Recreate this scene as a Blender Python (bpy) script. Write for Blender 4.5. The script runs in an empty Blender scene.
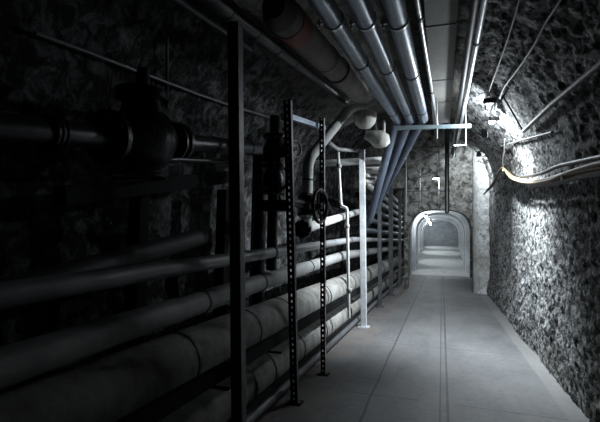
import bpy, bmesh, math, random
from mathutils import Vector as V, Matrix, noise
random.seed(4)
C = bpy.context.scene.collection
sc = bpy.context.scene
PI = math.pi

# ------------------------------------------------------------------ camera
F, VPX, VPY, ROLL, H = 440.0, 443.0, 235.0, math.radians(1.2), 1.6
ox, oy = VPX - 300, -(VPY - 211)
ux = math.cos(ROLL) * ox + math.sin(ROLL) * oy
uy = -math.sin(ROLL) * ox + math.cos(ROLL) * oy
PH = math.atan(-uy / F); PS = math.atan(ux / F * math.cos(PH))
fw = V((-math.sin(PS) * math.cos(PH), math.cos(PS) * math.cos(PH), math.sin(PH)))
rt0 = V((math.cos(PS), math.sin(PS), 0)); up0 = rt0.cross(fw)
rt = math.cos(ROLL) * rt0 + math.sin(ROLL) * up0
upv = -math.sin(ROLL) * rt0 + math.cos(ROLL) * up0
cd = bpy.data.cameras.new('camera'); cam = bpy.data.objects.new('camera', cd); C.objects.link(cam)
cd.sensor_width = 36; cd.lens = F / 600 * 36; cd.clip_start = 0.05; cd.clip_end = 200
cam.matrix_world = Matrix(((rt.x, upv.x, -fw.x, 0), (rt.y, upv.y, -fw.y, 0), (rt.z, upv.z, -fw.z, H), (0, 0, 0, 1)))
sc.camera = cam
EYE = V((0, 0, H))
def ray(px, py): return fw * F + rt * (px - 300) + upv * (211 - py)
def at(px, py, X=None, Y=None, Z=None):
    d = ray(px, py)
    t = X / d.x if X is not None else (Y / d.y if Y is not None else (Z - H) / d.z)
    return EYE + d * t

def proj(p):
    v = V(p) - EYE; w = v.dot(fw); return 300 + F * v.dot(rt) / w, 211 - F * v.dot(upv) / w
def y_at(p0, p1, py, ya=1.2, yb=7.0):                  # depth at which the line p0-p1 passes picture height py
    for _ in range(40):
        ym = (ya + yb) / 2; t = (ym - p0.y) / (p1.y - p0.y)
        if proj(p0 + (p1 - p0) * t)[1] < py: ya = ym
        else: yb = ym
    return ym
# ------------------------------------------------------------------ vault shape
CX, R, S = -0.82, 2.10, 2.10          # centre, radius, springing height: right wall at x = 1.28, crown 4.2
def sm(a, b, x):
    t = max(0.0, min(1.0, (x - a) / (b - a))); return t * t * (3 - 2 * t)
def lift(y): return 1.25 * sm(8.7, 10.2, y) * (1 - sm(15.15, 15.6, y))   # taller chamber before the header wall
def inside(p, off=0.0):
    r = R - off; l = lift(p.y)
    if l > 0 and p.z > 1.0: p = V((p.x, p.y, p.z - l if p.z > S + l else min(p.z, S - 0.01)))
    if p.z < S: return abs(p.x - CX) < r and p.z > 0
    return (p.x - CX) ** 2 + (p.z - S) ** 2 < r * r
def on_wall(px, py, off=0.06):
    d = ray(px, py).normalized(); t = 1.0
    while inside(EYE + d * t, off) and t < 40: t += 0.01
    return EYE + d * t

# ------------------------------------------------------------------ materials
def mat(name): 
    m = bpy.data.materials.new(name); m.use_nodes = True
    return m, m.node_tree.nodes, m.node_tree.links, m.node_tree.nodes['Principled BSDF']
def simple(name, col, rough=0.6, metal=0.0, var=0.25, scale=6.0, bump=0.15, bscale=40.0, dirt=None, stretch=None, spec=0.5):
    m, N, L, b = mat(name)
    tc = N.new('ShaderNodeTexCoord')
    src = tc.outputs['Object']
    if stretch:
        mp = N.new('ShaderNodeMapping'); mp.inputs['Scale'].default_value = stretch
        L.new(src, mp.inputs[0]); src = mp.outputs[0]
    n = N.new('ShaderNodeTexNoise'); n.inputs['Scale'].default_value = scale; n.inputs['Detail'].default_value = 6; n.inputs['Roughness'].default_value = 0.65
    L.new(src, n.inputs['Vector'])
    r = N.new('ShaderNodeValToRGB')
    d = dirt or tuple(c * (1 - 2 * var) for c in col)
    r.color_ramp.elements[0].position = 0.32; r.color_ramp.elements[1].position = 0.62
    r.color_ramp.elements[0].color = (*d, 1); r.color_ramp.elements[1].color = (*col, 1)
    L.new(n.outputs['Fac'], r.inputs[0]); L.new(r.outputs[0], b.inputs['Base Color'])
    b.inputs['Roughness'].default_value = rough; b.inputs['Metallic'].default_value = metal; b.inputs['Specular IOR Level'].default_value = spec
    if bump:
        n2 = N.new('ShaderNodeTexNoise'); n2.inputs['Scale'].default_value = bscale; n2.inputs['Detail'].default_value = 4
        L.new(src, n2.inputs['Vector'])
        bp = N.new('ShaderNodeBump'); bp.inputs['Strength'].default_value = bump; bp.inputs['Distance'].default_value = 0.02
        L.new(n2.outputs['Fac'], bp.inputs['Height']); L.new(bp.outputs[0], b.inputs['Normal'])
    return m

def stone(name, light, dark, sc1=9.0, bstr=0.8, pos=(0.40, 0.60)):
    m, N, L, b = mat(name)
    tc = N.new('ShaderNodeTexCoord')
    n1 = N.new('ShaderNodeTexNoise'); n1.inputs['Scale'].default_value = sc1; n1.inputs['Detail'].default_value = 8; n1.inputs['Roughness'].default_value = 0.7; n1.inputs['Distortion'].default_value = 0.6
    n2 = N.new('ShaderNodeTexNoise'); n2.inputs['Scale'].default_value = 1.3; n2.inputs['Detail'].default_value = 4
    v = N.new('ShaderNodeTexVoronoi'); v.inputs['Scale'].default_value = 16; v.feature = 'F1'
    n3 = N.new('ShaderNodeTexNoise'); n3.inputs['Scale'].default_value = 34; n3.inputs['Detail'].default_value = 6; n3.inputs['Roughness'].default_value = 0.7
    for n in (n1, n2, v, n3): L.new(tc.outputs['Object'], n.inputs['Vector'])
    r = N.new('ShaderNodeValToRGB'); r.color_ramp.elements[0].position = pos[0]; r.color_ramp.elements[1].position = pos[1]
    r.color_ramp.elements[0].color = (*dark, 1); r.color_ramp.elements[1].color = (*light, 1)
    L.new(n1.outputs['Fac'], r.inputs[0])
    r2 = N.new('ShaderNodeValToRGB'); r2.color_ramp.elements[0].position = 0.35; r2.color_ramp.elements[1].position = 0.6
    r2.color_ramp.elements[0].color = (0.62, 0.60, 0.57, 1); r2.color_ramp.elements[1].color = (1, 1, 1, 1)
    L.new(n2.outputs['Fac'], r2.inputs[0])
    mx = N.new('ShaderNodeMixRGB'); mx.blend_type = 'MULTIPLY'; mx.inputs[0].default_value = 1
    L.new(r.outputs[0], mx.inputs[1]); L.new(r2.outputs[0], mx.inputs[2]); L.new(mx.outputs[0], b.inputs['Base Color'])
    b.inputs['Roughness'].default_value = 0.9; b.inputs['Specular IOR Level'].default_value = 0.2
    ad = N.new('ShaderNodeMath'); ad.operation = 'MULTIPLY_ADD'; ad.inputs[1].default_value = 0.6
    L.new(v.outputs['Distance'], ad.inputs[0]); L.new(n3.outputs['Fac'], ad.inputs[2])
    bp = N.new('ShaderNodeBump'); bp.inputs['Strength'].default_value = bstr; bp.inputs['Distance'].default_value = 0.04
    L.new(ad.outputs[0], bp.inputs['Height']); L.new(bp.outputs[0], b.inputs['Normal'])
    return m

def floor_mat():
    m, N, L, b = mat('floor_concrete')
    tc = N.new('ShaderNodeTexCoord'); sep = N.new('ShaderNodeSeparateXYZ'); L.new(tc.outputs['Object'], sep.inputs[0])
    def noise_(scale, detail=6, stretch=(1, 1, 1), rough=0.6):
        mp = N.new('ShaderNodeMapping'); mp.inputs['Scale'].default_value = stretch; L.new(tc.outputs['Object'], mp.inputs[0])
        n = N.new('ShaderNodeTexNoise'); n.inputs['Scale'].default_value = scale; n.inputs['Detail'].default_value = detail; n.inputs['Roughness'].default_value = rough
        L.new(mp.outputs[0], n.inputs['Vector']); return n.outputs['Fac']
    def math_(op, a, bb=None, c=None):
        n = N.new('ShaderNodeMath'); n.operation = op
        for i, x in enumerate((a, bb, c)):
            if x is None: continue
            if isinstance(x, (int, float)): n.inputs[i].default_value = x
            else: L.new(x, n.inputs[i])
        return n.outputs[0]
    def ramp(fac, p0, p1, c0, c1):
        r = N.new('ShaderNodeValToRGB'); r.color_ramp.elements[0].position = p0; r.color_ramp.elements[1].position = p1
        r.color_ramp.elements[0].color = (*c0, 1); r.color_ramp.elements[1].color = (*c1, 1); L.new(fac, r.inputs[0]); return r.outputs[0]
    def mix(fac, a, bb, mode='MIX'):
        n = N.new('ShaderNodeMixRGB'); n.blend_type = mode
        if isinstance(fac, (int, float)): n.inputs[0].default_value = fac
        else: L.new(fac, n.inputs[0])
        for i, x in ((1, a), (2, bb)):
            if isinstance(x, tuple): n.inputs[i].default_value = (*x, 1)
            else: L.new(x, n.inputs[i])
        return n.outputs[0]
    base = ramp(noise_(1.6, 8, (1, 0.5, 1), 0.7), 0.3, 0.7, (0.085, 0.088, 0.092), (0.175, 0.175, 0.173))
    base = mix(0.8, base, ramp(noise_(14, 6), 0.3, 0.6, (0.72, 0.72, 0.72), (1, 1, 1)), 'MULTIPLY')
    X, Y = sep.outputs[0], sep.outputs[1]
    wob = math_('MULTIPLY', math_('SUBTRACT', noise_(1.1, 3), 0.5), 0.05)
    Xw = math_('ADD', X, wob)
    def line(src, pos, w): return math_('LESS_THAN', math_('ABSOLUTE', math_('SUBTRACT', src, pos)), w)
    seams = math_('MAXIMUM', line(Xw, -0.69, 0.014), math_('MAXIMUM', line(X, -0.015, 0.007), line(X, 0.055, 0.012)))
    Yw = math_('ADD', Y, wob)
    joints = math_('MULTIPLY', math_('LESS_THAN', math_('FRACT', math_('MULTIPLY', math_('ADD', Yw, 0.1), 0.42)), 0.008), math_('GREATER_THAN', noise_(0.9, 2), 0.42))
    seams = math_('MAXIMUM', seams, joints)
    soft = math_('MULTIPLY', line(Xw, -0.62, 0.10), 0.30)
    soft2 = math_('MULTIPLY', line(X, -0.10, 0.08), 0.25)
    base = mix(math_('MAXIMUM', soft, soft2), base, (0.15, 0.15, 0.155))
    base = mix(math_('MULTIPLY', seams, 0.72), base, (0.03, 0.03, 0.03))
    rust = math_('MULTIPLY', math_('LESS_THAN', Xw, -1.02), math_('GREATER_THAN', noise_(2.2, 5), 0.46))
    base = mix(math_("MULTIPLY", rust, 0.3), base, (0.20, 0.15, 0.12))
    grit = math_('MULTIPLY', math_('GREATER_THAN', Xw, 1.10), 0.4)
    base = mix(grit, base, (0.22, 0.215, 0.20))
    L.new(base, b.inputs['Base Color'])
    b.inputs['Roughness'].default_value = 0.62
    bp = N.new('ShaderNodeBump'); bp.inputs['Strength'].default_value = 0.35; bp.inputs['Distance'].default_value = 0.015
    hh = math_('SUBTRACT', noise_(9, 8), math_('MULTIPLY', seams, 0.8)); L.new(hh, bp.inputs['Height']); L.new(bp.outputs[0], b.inputs['Normal'])
    return m

def emit(name, col, st):
    m, N, L, b = mat(name)
    b.inputs['Base Color'].default_value = (*col, 1); b.inputs['Emission Color'].default_value = (*col, 1); b.inputs['Emission Strength'].default_value = st
    return m

M = {
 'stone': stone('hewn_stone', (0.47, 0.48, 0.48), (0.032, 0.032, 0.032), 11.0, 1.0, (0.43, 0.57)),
 'stone_dark': stone('shaded_stone', (0.20, 0.21, 0.215), (0.016, 0.016, 0.016), 6.0, 0.8, (0.46, 0.66)),  # stone colour lowered to stand in for deep shadow on these walls
 'vault': stone('shaded_vault', (0.15, 0.147, 0.135), (0.03, 0.03, 0.028), 5.0, 0.7, (0.38, 0.65)),  # same stone darkened, imitating the gloom overhead
 'bulk': stone('bulkhead_masonry', (0.36, 0.36, 0.34), (0.06, 0.06, 0.055), 5.0, 0.7, (0.40, 0.60)),
 'pale_stone': stone('limewashed_stone', (0.72, 0.73, 0.73), (0.30, 0.30, 0.30), 9.0, 0.7, (0.30, 0.5)),
 'dull_pipe': simple('shaded_pipe', (0.06, 0.062, 0.066), 0.6, 0.0, var=0.2, scale=7),  # pipe colour darkened as if it lay in shadow
 'white_wall': simple('whitewashed_lining', (0.72, 0.75, 0.76), 0.8, var=0.12, scale=3, bump=0.3, bscale=18),
 'grey_wall': simple('grey_end_wall', (0.40, 0.43, 0.45), 0.85, var=0.2, scale=4, bump=0.3, bscale=18),
 'floor': floor_mat(),
 'steps': simple('worn_concrete', (0.36, 0.365, 0.36), 0.8, var=0.15, scale=5),
 'galv': simple('galvanised_steel', (0.60, 0.62, 0.64), 0.55, 0.15, var=0.15, scale=9),
 'cyan_galv': simple('pale_zinc_strut', (0.26, 0.33, 0.36), 0.5, 0.2, var=0.12, scale=9),
 'blue_strut': simple('blue_grey_strut', (0.42, 0.50, 0.62), 0.4, 0.4, var=0.12, scale=9),
 'dark_steel': simple('dark_painted_steel', (0.075, 0.08, 0.088), 0.5, 0.2, var=0.25, scale=8),
 'post_grey': simple('grey_painted_steel', (0.15, 0.155, 0.165), 0.5, 0.3, var=0.2, scale=8),
 'black': simple('black_steel', (0.010, 0.010, 0.011), 0.75, 0.0, var=0.2, scale=8, spec=0.12),
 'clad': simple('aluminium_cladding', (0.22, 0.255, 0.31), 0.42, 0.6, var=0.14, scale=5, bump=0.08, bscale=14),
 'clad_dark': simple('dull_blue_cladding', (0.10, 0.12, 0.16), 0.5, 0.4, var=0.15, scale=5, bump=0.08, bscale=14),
 'canvas': simple('dirty_canvas_lagging', (0.35, 0.35, 0.34), 0.85, var=0.2, scale=5, bump=0.45, bscale=12, dirt=(0.16, 0.145, 0.12)),
 'canvas_brown': simple('brown_canvas_lagging', (0.25, 0.235, 0.205), 0.85, var=0.2, scale=5, bump=0.3, bscale=14),
 'white_lag': simple('white_plaster_lagging', (0.62, 0.62, 0.59), 0.8, var=0.15, scale=7, bump=0.5, bscale=16, dirt=(0.28, 0.27, 0.24)),
 'pipe_grey': simple('grey_painted_pipe', (0.14, 0.145, 0.155), 0.42, 0.1, var=0.18, scale=7, bump=0.1),
 'pipe_mid': simple('mid_grey_pipe', (0.27, 0.275, 0.285), 0.45, 0.05, var=0.15, scale=7, bump=0.1),
 'pipe_light': simple('light_grey_pipe', (0.36, 0.365, 0.36), 0.55, 0.0, var=0.15, scale=8, bump=0.15),
 'pipe_white': simple('white_pipe', (0.66, 0.665, 0.65), 0.5, 0.0, var=0.12, scale=8, bump=0.1),
 'pipe_dark': simple('dark_iron_pipe', (0.045, 0.045, 0.052), 0.35, 0.4, var=0.2, scale=8, bump=0.1),
 'iron': simple('black_cast_iron', (0.028, 0.028, 0.031), 0.32, 0.3, var=0.25, scale=10, bump=0.3),
 'bolt': simple('bright_bolt', (0.6, 0.6, 0.6), 0.3, 0.8, var=0.1),
 'conduit': simple('zinc_conduit', (0.58, 0.60, 0.61), 0.38, 0.5, var=0.1),
 'band': simple('dark_band', (0.05, 0.052, 0.055), 0.5, 0.3, var=0.2),
 'red': simple('red_tape', (0.26, 0.05, 0.04), 0.6, 0.0, var=0.2, scale=12),
 'tan': simple('tan_cable', (0.21, 0.15, 0.085), 0.6, 0.0, var=0.2, scale=20),
 'brown_cable': simple('brown_cable', (0.16, 0.115, 0.07), 0.6, 0.0, var=0.2, scale=20),
 'rubber': simple('black_cable', (0.02, 0.02, 0.02), 0.55, 0.0, var=0.2, scale=20),
 'grey_cable': simple('grey_cable', (0.10, 0.098, 0.09), 0.6, 0.0, var=0.2, scale=20),
 'duct': simple('grey_duct_board', (0.19, 0.187, 0.175), 0.75, 0.0, var=0.12, scale=4, bump=0.1),
 'box_white': simple('white_enamel', (0.75, 0.75, 0.74), 0.4, 0.0, var=0.05),
 'bulb': emit('lamp_glass', (0.88, 0.95, 1.0), 40.0),
}

# ------------------------------------------------------------------ mesh builder
class MB:
    def __init__(s): s.v = []; s.f = []; s.sm = []
    def add(s, vs, fs, smooth=False):
        o = len(s.v); s.v += [V(p) for p in vs]; s.f += [tuple(i + o for i in f) for f in fs]; s.sm += [smooth] * len(fs); return s
    def box(s, c, size, ax=None, bev=0.0):
        c = V(c); ax = ax or (V((1, 0, 0)), V((0, 1, 0)), V((0, 0, 1)))
        h = [d / 2 for d in size]
        if bev <= 0:
            vs = [c + ax[0] * (i * h[0]) + ax[1] * (j * h[1]) + ax[2] * (k * h[2]) for i in (-1, 1) for j in (-1, 1) for k in (-1, 1)]
            fs = [(0, 1, 3, 2), (4, 6, 7, 5), (0, 4, 5, 1), (2, 3, 7, 6), (0, 2, 6, 4), (1, 5, 7, 3)]
            return s.add(vs, fs)
        b = bmesh.new(); bmesh.ops.create_cube(b, size=1)
        for q in b.verts: q.co = V((q.co.x * size[0], q.co.y * size[1], q.co.z * size[2]))
        bmesh.ops.bevel(b, geom=b.edges[:], offset=bev, segments=2, affect='EDGES', profile=0.5)
        b.verts.index_update()
        s.add([c + ax[0] * q.co.x + ax[1] * q.co.y + ax[2] * q.co.z for q in b.verts], [tuple(q.index for q in f.verts) for f in b.faces]); b.free(); return s
    def bar(s, a, b, w, t, upd=V((0, 0, 1))):        # rectangular bar from a to b
        a, b = V(a), V(b); d = (b - a); l = d.length; d.normalize()
        x = d.cross(upd)
        if x.length < 1e-4: x = d.cross(V((0, 1, 0)))
        x.normalize(); z = x.cross(d)
        return s.box((a + b) / 2, (w, l, t), (x, d, z))
    def lathe(s, o, axis, prof, n=20, cap=True):
        o = V(o); a = V(axis).normalized(); x = a.orthogonal().normalized(); y = a.cross(x)
        vs = []; fs = []
        for t, r in prof:
            for k in range(n):
                q = 2 * PI * k / n; vs.append(o + a * t + (x * math.cos(q) + y * math.sin(q)) * r)
        for i in range(len(prof) - 1):
            for k in range(n): fs.append((i * n + k, i * n + (k + 1) % n, (i + 1) * n + (k + 1) % n, (i + 1) * n + k))
        s.add(vs, fs, True)
        if cap:
            m = len(prof) - 1
            s.add(vs[:n], [tuple(range(n))[::-1]]); s.add(vs[m * n:], [tuple(range(n))])
        return s
    def cyl(s, a, b, r, n=16):
        a, b = V(a), V(b); return s.lathe(a, b - a, [(0, r), ((b - a).length, r)], n)
    def tube(s, pts, r, n=16, fil=0.0, rad=None):
        pts = [V(p) for p in pts]
        if fil > 0 and len(pts) > 2:
            q = [pts[0]]
            for i in range(1, len(pts) - 1):
                a, b, c = pts[i - 1], pts[i], pts[i + 1]
                d1 = (a - b); d2 = (c - b); l = min(fil, d1.length * 0.48, d2.length * 0.48)
                p1 = b + d1.normalized() * l; p2 = b + d2.normalized() * l
                for k in range(9):
                    t = k / 8; q.append(p1 * (1 - t) ** 2 + b * 2 * t * (1 - t) + p2 * t * t)
            q.append(pts[-1]); pts = q
        vs = []; fs = []; x = None
        for i, p in enumerate(pts):
            d = (pts[min(i + 1, len(pts) - 1)] - pts[max(i - 1, 0)]).normalized()
            x = d.orthogonal().normalized() if x is None else (x - d * x.dot(d)).normalized()
            y = d.cross(x); rr = rad[i] if rad else r
            for k in range(n):
                a = 2 * PI * k / n; vs.append(p + (x * math.cos(a) + y * math.sin(a)) * rr)
        for i in range(len(pts) - 1):
            for k in range(n): fs.append((i * n + k, i * n + (k + 1) % n, (i + 1) * n + (k + 1) % n, (i + 1) * n + k))
        s.add(vs, fs, True); m = len(pts) - 1
        s.add(vs[:n], [tuple(range(n))[::-1]]); s.add(vs[m * n:], [tuple(range(n))])
        return s
    def torus(s, c, nrm, R_, r, n=28, m=8):
        c = V(c); a = V(nrm).normalized(); x = a.orthogonal().normalized(); y = a.cross(x); vs = []; fs = []
        for i in range(n):
            q = 2 * PI * i / n; d = x * math.cos(q) + y * math.sin(q)
            for j in range(m):
                w = 2 * PI * j / m; vs.append(c + d * (R_ + r * math.cos(w)) + a * (r * math.sin(w)))
        for i in range(n):
            for j in range(m): fs.append((i * m + j, ((i + 1) % n) * m + j, ((i + 1) % n) * m + (j + 1) % m, i * m + (j + 1) % m))
        return s.add(vs, fs, True)
    def ball(s, c, r, axis=V((0, 0, 1)), sq=1.0, n=20, m=10):
        return s.lathe(c, axis, [(-r * sq * math.cos(PI * i / m), max(1e-4, r * math.sin(PI * i / m))) for i in range(m + 1)], n, False)
    def build(s, name, material, parent=None, base=None):
        me = bpy.data.meshes.new(name)
        if parent is not None:
            root = parent
            o0 = V(root['_o']) 
        else:
            lo = V([min(p[i] for p in s.v) for i in range(3)]); hi = V([max(p[i] for p in s.v) for i in range(3)])
            o0 = V(base) if base is not None else V(((lo.x + hi.x) / 2, (lo.y + hi.y) / 2, lo.z))
        me.from_pydata([tuple(p - o0) for p in s.v], [], s.f)
        me.polygons.foreach_set('use_smooth', s.sm)
        b = bmesh.new(); b.from_mesh(me); bmesh.ops.remove_doubles(b, verts=b.verts[:], dist=1e-5); bmesh.ops.recalc_face_normals(b, faces=b.faces[:])
        for e in b.edges:
            if len(e.link_faces) == 2:
                f1, f2 = e.link_faces
                if f1.smooth != f2.smooth or (name[:4] not in ('wall', 'ceil', 'trim', 'floo') and f1.normal.dot(f2.normal) < 0.72): e.smooth = False
        b.to_mesh(me); b.free()
        me.materials.append(M[material] if isinstance(material, str) else material); me.update()
        o = bpy.data.objects.new(name, me); C.objects.link(o); o['_o'] = tuple(o0)
        if parent is not None: o.parent = parent
        else: o.location = o0
        return o
def tag(o, label, cat, group=None):
    o['label'] = label; o['category'] = cat
    if group: o['group'] = group
    return o
def empty(name, loc, label, cat, group=None):
    o = bpy.data.objects.new(name, None); C.objects.link(o); o.location = loc; o['_o'] = tuple(loc); o.empty_display_size = 0.1
    return tag(o, label, cat, group)
def structure(o): o['kind'] = 'structure'; return o

# ------------------------------------------------------------------ the setting
Y0, Y1 = -1.2, 21.0
LAMP = 1150
def smooth(a, b, x):
    t = max(0, min(1, (x - a) / (b - a))); return t * t * (3 - 2 * t)
def bulge(y, side, z):
    if side < 0: return 0.0
    k = 1 - smooth(2.3, 3.6, z)
    return -0.12 * smooth(9.0, 10.4, y) * (0.3 + 0.7 * smooth(0.0, 1.0, z)) * k
def rough(p, amp):
    f = noise.fractal(p * 0.9, 1.0, 2.0, 3) * 0.03
    q = V((p.x * 11, p.y * 11, p.z * 8)) + noise.noise_vector(p * 5.0) * 0.7
    d, _ = noise.voronoi(q)
    v = min(0.3, d[1] - d[0]) * 0.05 + (0.4 - min(d[0], 0.9)) * 0.022
    g = noise.fractal(p * 9.0, 0.8, 2.1, 3) * 0.016
    return f + (v + g) * amp
def prof(s):                                          # s runs from the right floor edge over the crown
    if s < S: return V((CX + R, 0, s)), V((-1, 0, 0))
    a = (s - S) / R
    if a <= PI: return V((CX + R * math.cos(a), 0, S + R * math.sin(a))), V((-math.cos(a), 0, -math.sin(a)))
    return V((CX - R, 0, S - (s - S - PI * R))), V((1, 0, 0))
def shell(name, s0, s1, ds, ys, material, amp):
    ns = max(2, int((s1 - s0) / ds)); vs = []; fs = []
    for y in ys:
        for i in range(ns + 1):
            p, n = prof(s0 + (s1 - s0) * i / ns); p = V((p.x, y, p.z))
            q = V((p.x, y, p.z + lift(y) * sm(0.9, 2.1, p.z))); vs.append(q + n * (rough(q, amp) + bulge(y, 1 if p.x > CX else -1, p.z)))
    w = ns + 1
    for j in range(len(ys) - 1):
        for i in range(ns): fs.append((j * w + i, j * w + i + 1, (j + 1) * w + i + 1, (j + 1) * w + i))
    return structure(MB().add(vs, fs, True).build(name, material, base=(0, 0, 0)))
def steps(a, b, d0, d1):
    out = [a]; 
    while out[-1] < b: out.append(out[-1] + d0 + (d1 - d0) * (out[-1] - a) / (b - a))
    out[-1] = b; return out
SA = S + R * 0.95
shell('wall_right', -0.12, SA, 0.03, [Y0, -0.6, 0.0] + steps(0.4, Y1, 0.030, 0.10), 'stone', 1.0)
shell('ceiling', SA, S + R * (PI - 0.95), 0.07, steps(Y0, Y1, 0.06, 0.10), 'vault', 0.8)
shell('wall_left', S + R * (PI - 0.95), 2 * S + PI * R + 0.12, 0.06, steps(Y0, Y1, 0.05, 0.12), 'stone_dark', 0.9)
ba = MB(); ba.box((CX, Y0 - 0.15, 2.0), (4.6, 0.3, 4.8)); structure(ba.build('wall_back', 'stone_dark'))
fl = MB()
xs = [-3.1 + 4.6 * i / 40 for i in range(41)]; ysf = [Y0 - 0.1 + (21.6 - Y0 + 0.1) * j / 120 for j in range(121)]
fl.add([(x, y, 0.006 * noise.noise(V((x * 1.2, y * 1.2, 0)))) for y in ysf for x in xs], [(j * 41 + i, j * 41 + i + 1, (j + 1) * 41 + i + 1, (j + 1) * 41 + i) for j in range(120) for i in range(40)], True)
fo = structure(fl.build('floor', 'floor', base=(0, 0, 0)))
# far bulkhead with its low archway
AL, AR, AS, AC = -1.36, 1.20, 2.1, 3.12             # jambs, springing, crown
def arch_z(x):
    t = (x - (AL + AR) / 2) / ((AR - AL) / 2)
    return AS + (AC - AS) * math.sqrt(max(0, 1 - abs(t) ** 2.4))
bh = MB(); NX, NZ = 70, 36; cols = []
xsb = sorted([-3.0 + 4.4 * i / NX for i in range(NX + 1)] + [AL, AR])
def bp(x, z, y0=Y1): return V((x, y0 - rough(V((x, y0, z)), 0.8) * 1.2, z))
for i in range(len(xsb) - 1):
    x0, x1 = xsb[i], xsb[i + 1]; ins = x0 >= AL - 1e-6 and x1 <= AR + 1e-6
    za, zb = (arch_z(x0), arch_z(x1)) if ins else (-0.05, -0.05)
    vs = []; fs = []
    for k in range(NZ + 1):
        vs += [bp(x0, za + (4.7 - za) * k / NZ), bp(x1, zb + (4.7 - zb) * k / NZ)]
    for k in range(NZ): fs.append((2 * k, 2 * k + 1, 2 * k + 3, 2 * k + 2))
    bh.add(vs, fs, True)
    if ins: a, b = bp(x0, za), bp(x1, zb); bh.add([a, b, V((x1, Y1 + 0.5, zb)), V((x0, Y1 + 0.5, za))], [(0, 1, 2, 3)])
for x in (AL, AR): bh.add([bp(x, -0.05), bp(x, AS), V((x, Y1 + 0.5, AS)), V((x, Y1 + 0.5, -0.05))], [(0, 1, 2, 3)])
structure(bh.build('wall_far', 'bulk'))
# nearer dropped header wall with a pier on the right; the rack's pipes pass it on the left
YB = 15.0; HL, HR, HS, HC = -1.06, 0.93, 1.9, 2.62
hd_ = MB(); xh = sorted([-3.0 + 4.7 * i / 90 for i in range(91)] + [HL, HR, HL - 0.12])
def hz_(x):
    if x < HL - 0.12: return 3.34
    if x < HL or x > HR: return -0.05
    t = (x - (HL + HR) / 2) / ((HR - HL) / 2); return HS + (HC - HS) * math.sqrt(max(0, 1 - abs(t) ** 3.2))
def hp_(x, z): return V((x, YB - rough(V((x, YB, z)), 0.9) * 1.2, z))
for i in range(len(xh) - 1):
    x0, x1 = xh[i], xh[i + 1]; xm = (x0 + x1) / 2
    if HL < xm < HR: za, zb = hz_(x0 + 1e-6), hz_(x1 - 1e-6)
    else: za = zb = hz_(xm)
    vs = []; fs = []; NK = 72
    for k in range(NK + 1): vs += [hp_(x0, za + (5.75 - za) * k / NK), hp_(x1, zb + (5.75 - zb) * k / NK)]
    for k in range(NK): fs.append((2 * k, 2 * k + 1, 2 * k + 3, 2 * k + 2))
    hd_.add(vs, fs, True)
    if za > 0: hd_.add([hp_(x0, za), hp_(x1, zb), V((x1, YB + 0.5, zb)), V((x0, YB + 0.5, za))], [(0, 1, 2, 3)])
for x, zt in ((HL, HS), (HR, HS), (HL - 0.12, 3.34)):
    hd_.add([hp_(x, -0.05), hp_(x, zt), V((x, YB + 0.5, zt)), V((x, YB + 0.5, -0.05))], [(0, 1, 2, 3)])
structure(hd_.build('wall_header', 'bulk'))
def pg(x, z): return V((x, YB - 0.34 + 0.34 * max(0.0, (1.22 - x) / 0.30) ** 2 - rough(V((x, YB, z)), 1.0) * 1.3, z))
pr = MB(); vs = []; fs = []; nx = 16
for k in range(81):
    for i in range(nx + 1): vs.append(pg(0.94 + 0.51 * i / nx, -0.05 + 5.2 * k / 80))
for k in range(80):
    for i in range(nx): q = k * (nx + 1) + i; fs.append((q, q + 1, q + nx + 2, q + nx + 1))
pr.add(vs, fs, True)
vs = []
for k in range(81): p = pg(0.94, -0.05 + 5.2 * k / 80); vs += [p, V((0.96, YB + 0.1, p.z))]
pr.add(vs, [(2 * k, 2 * k + 1, 2 * k + 3, 2 * k + 2) for k in range(80)], True)
structure(pr.build('trim_6', 'pale_stone'))
# corridor beyond: whitewashed lining, stepped floor, ribs, grey end wall
YE = 34.0
def arch_pts(inset=0.0, n=24, z0=-0.05):
    l, r = AL - 0.12 + inset, AR + 0.12 - inset
    pts = [V((l, 0, z0))]
    for i in range(n + 1):
        t = -math.cos(PI * i / n); pts.append(V(((l + r) / 2 + t * (r - l) / 2, 0, AS + (AC + 0.12 - inset - AS) * math.sqrt(max(0, 1 - abs(t) ** 2.4)))))
    pts.append(V((r, 0, z0))); return pts
co = MB(); ap = arch_pts(); n = len(ap)
yy = [Y1 + 0.45 + (YE - Y1 - 0.45) * k / 30 for k in range(31)]
co.add([V((p.x, y, p.z)) + V((0, 0, 0.02 * noise.noise(V((p.x * 2, y * 2, p.z * 2))))) for y in yy for p in ap], [(j * n + i, j * n + i + 1, (j + 1) * n + i + 1, (j + 1) * n + i) for j in range(30) for i in range(n - 1)], True)
structure(co.build('ceiling_corridor', 'white_wall'))
for k in range(5):
    a0 = arch_pts(0.02); a1 = arch_pts(0.24); y = 22.6 + 2.3 * k; rb = MB()
    vs = [V((p.x, y + d, p.z)) for d in (0, 0.28) for q in (a0, a1) for p in q]
    fs = []
    for i in range(n - 1): fs += [(i, i + 1, n + i + 1, n + i), (2 * n + i, 3 * n + i, 3 * n + i + 1, 2 * n + i + 1), (n + i, n + i + 1, 3 * n + i + 1, 3 * n + i)]
    rb.add(vs, fs); structure(rb.build('trim_%d' % (k + 1), 'white_wall'))
st = MB(); ny = 40
st.add([V((-0.08 + sx * 1.42, Y1 + 0.4 + (YE - Y1 - 0.3) * k / ny, 1.30 * max(0, (k - 2) / (ny - 2)) ** 0.9 + 0.01)) for k in range(ny + 1) for sx in (-1, 1)], [(2 * k, 2 * k + 1, 2 * k + 3, 2 * k + 2) for k in range(ny)], True)
structure(st.build('floor_ramp', 'steps'))
ew = MB(); ew.box((-0.1, YE + 0.1, 1.6), (3.0, 0.2, 3.6)); structure(ew.build('wall_end', 'grey_wall'))

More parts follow.
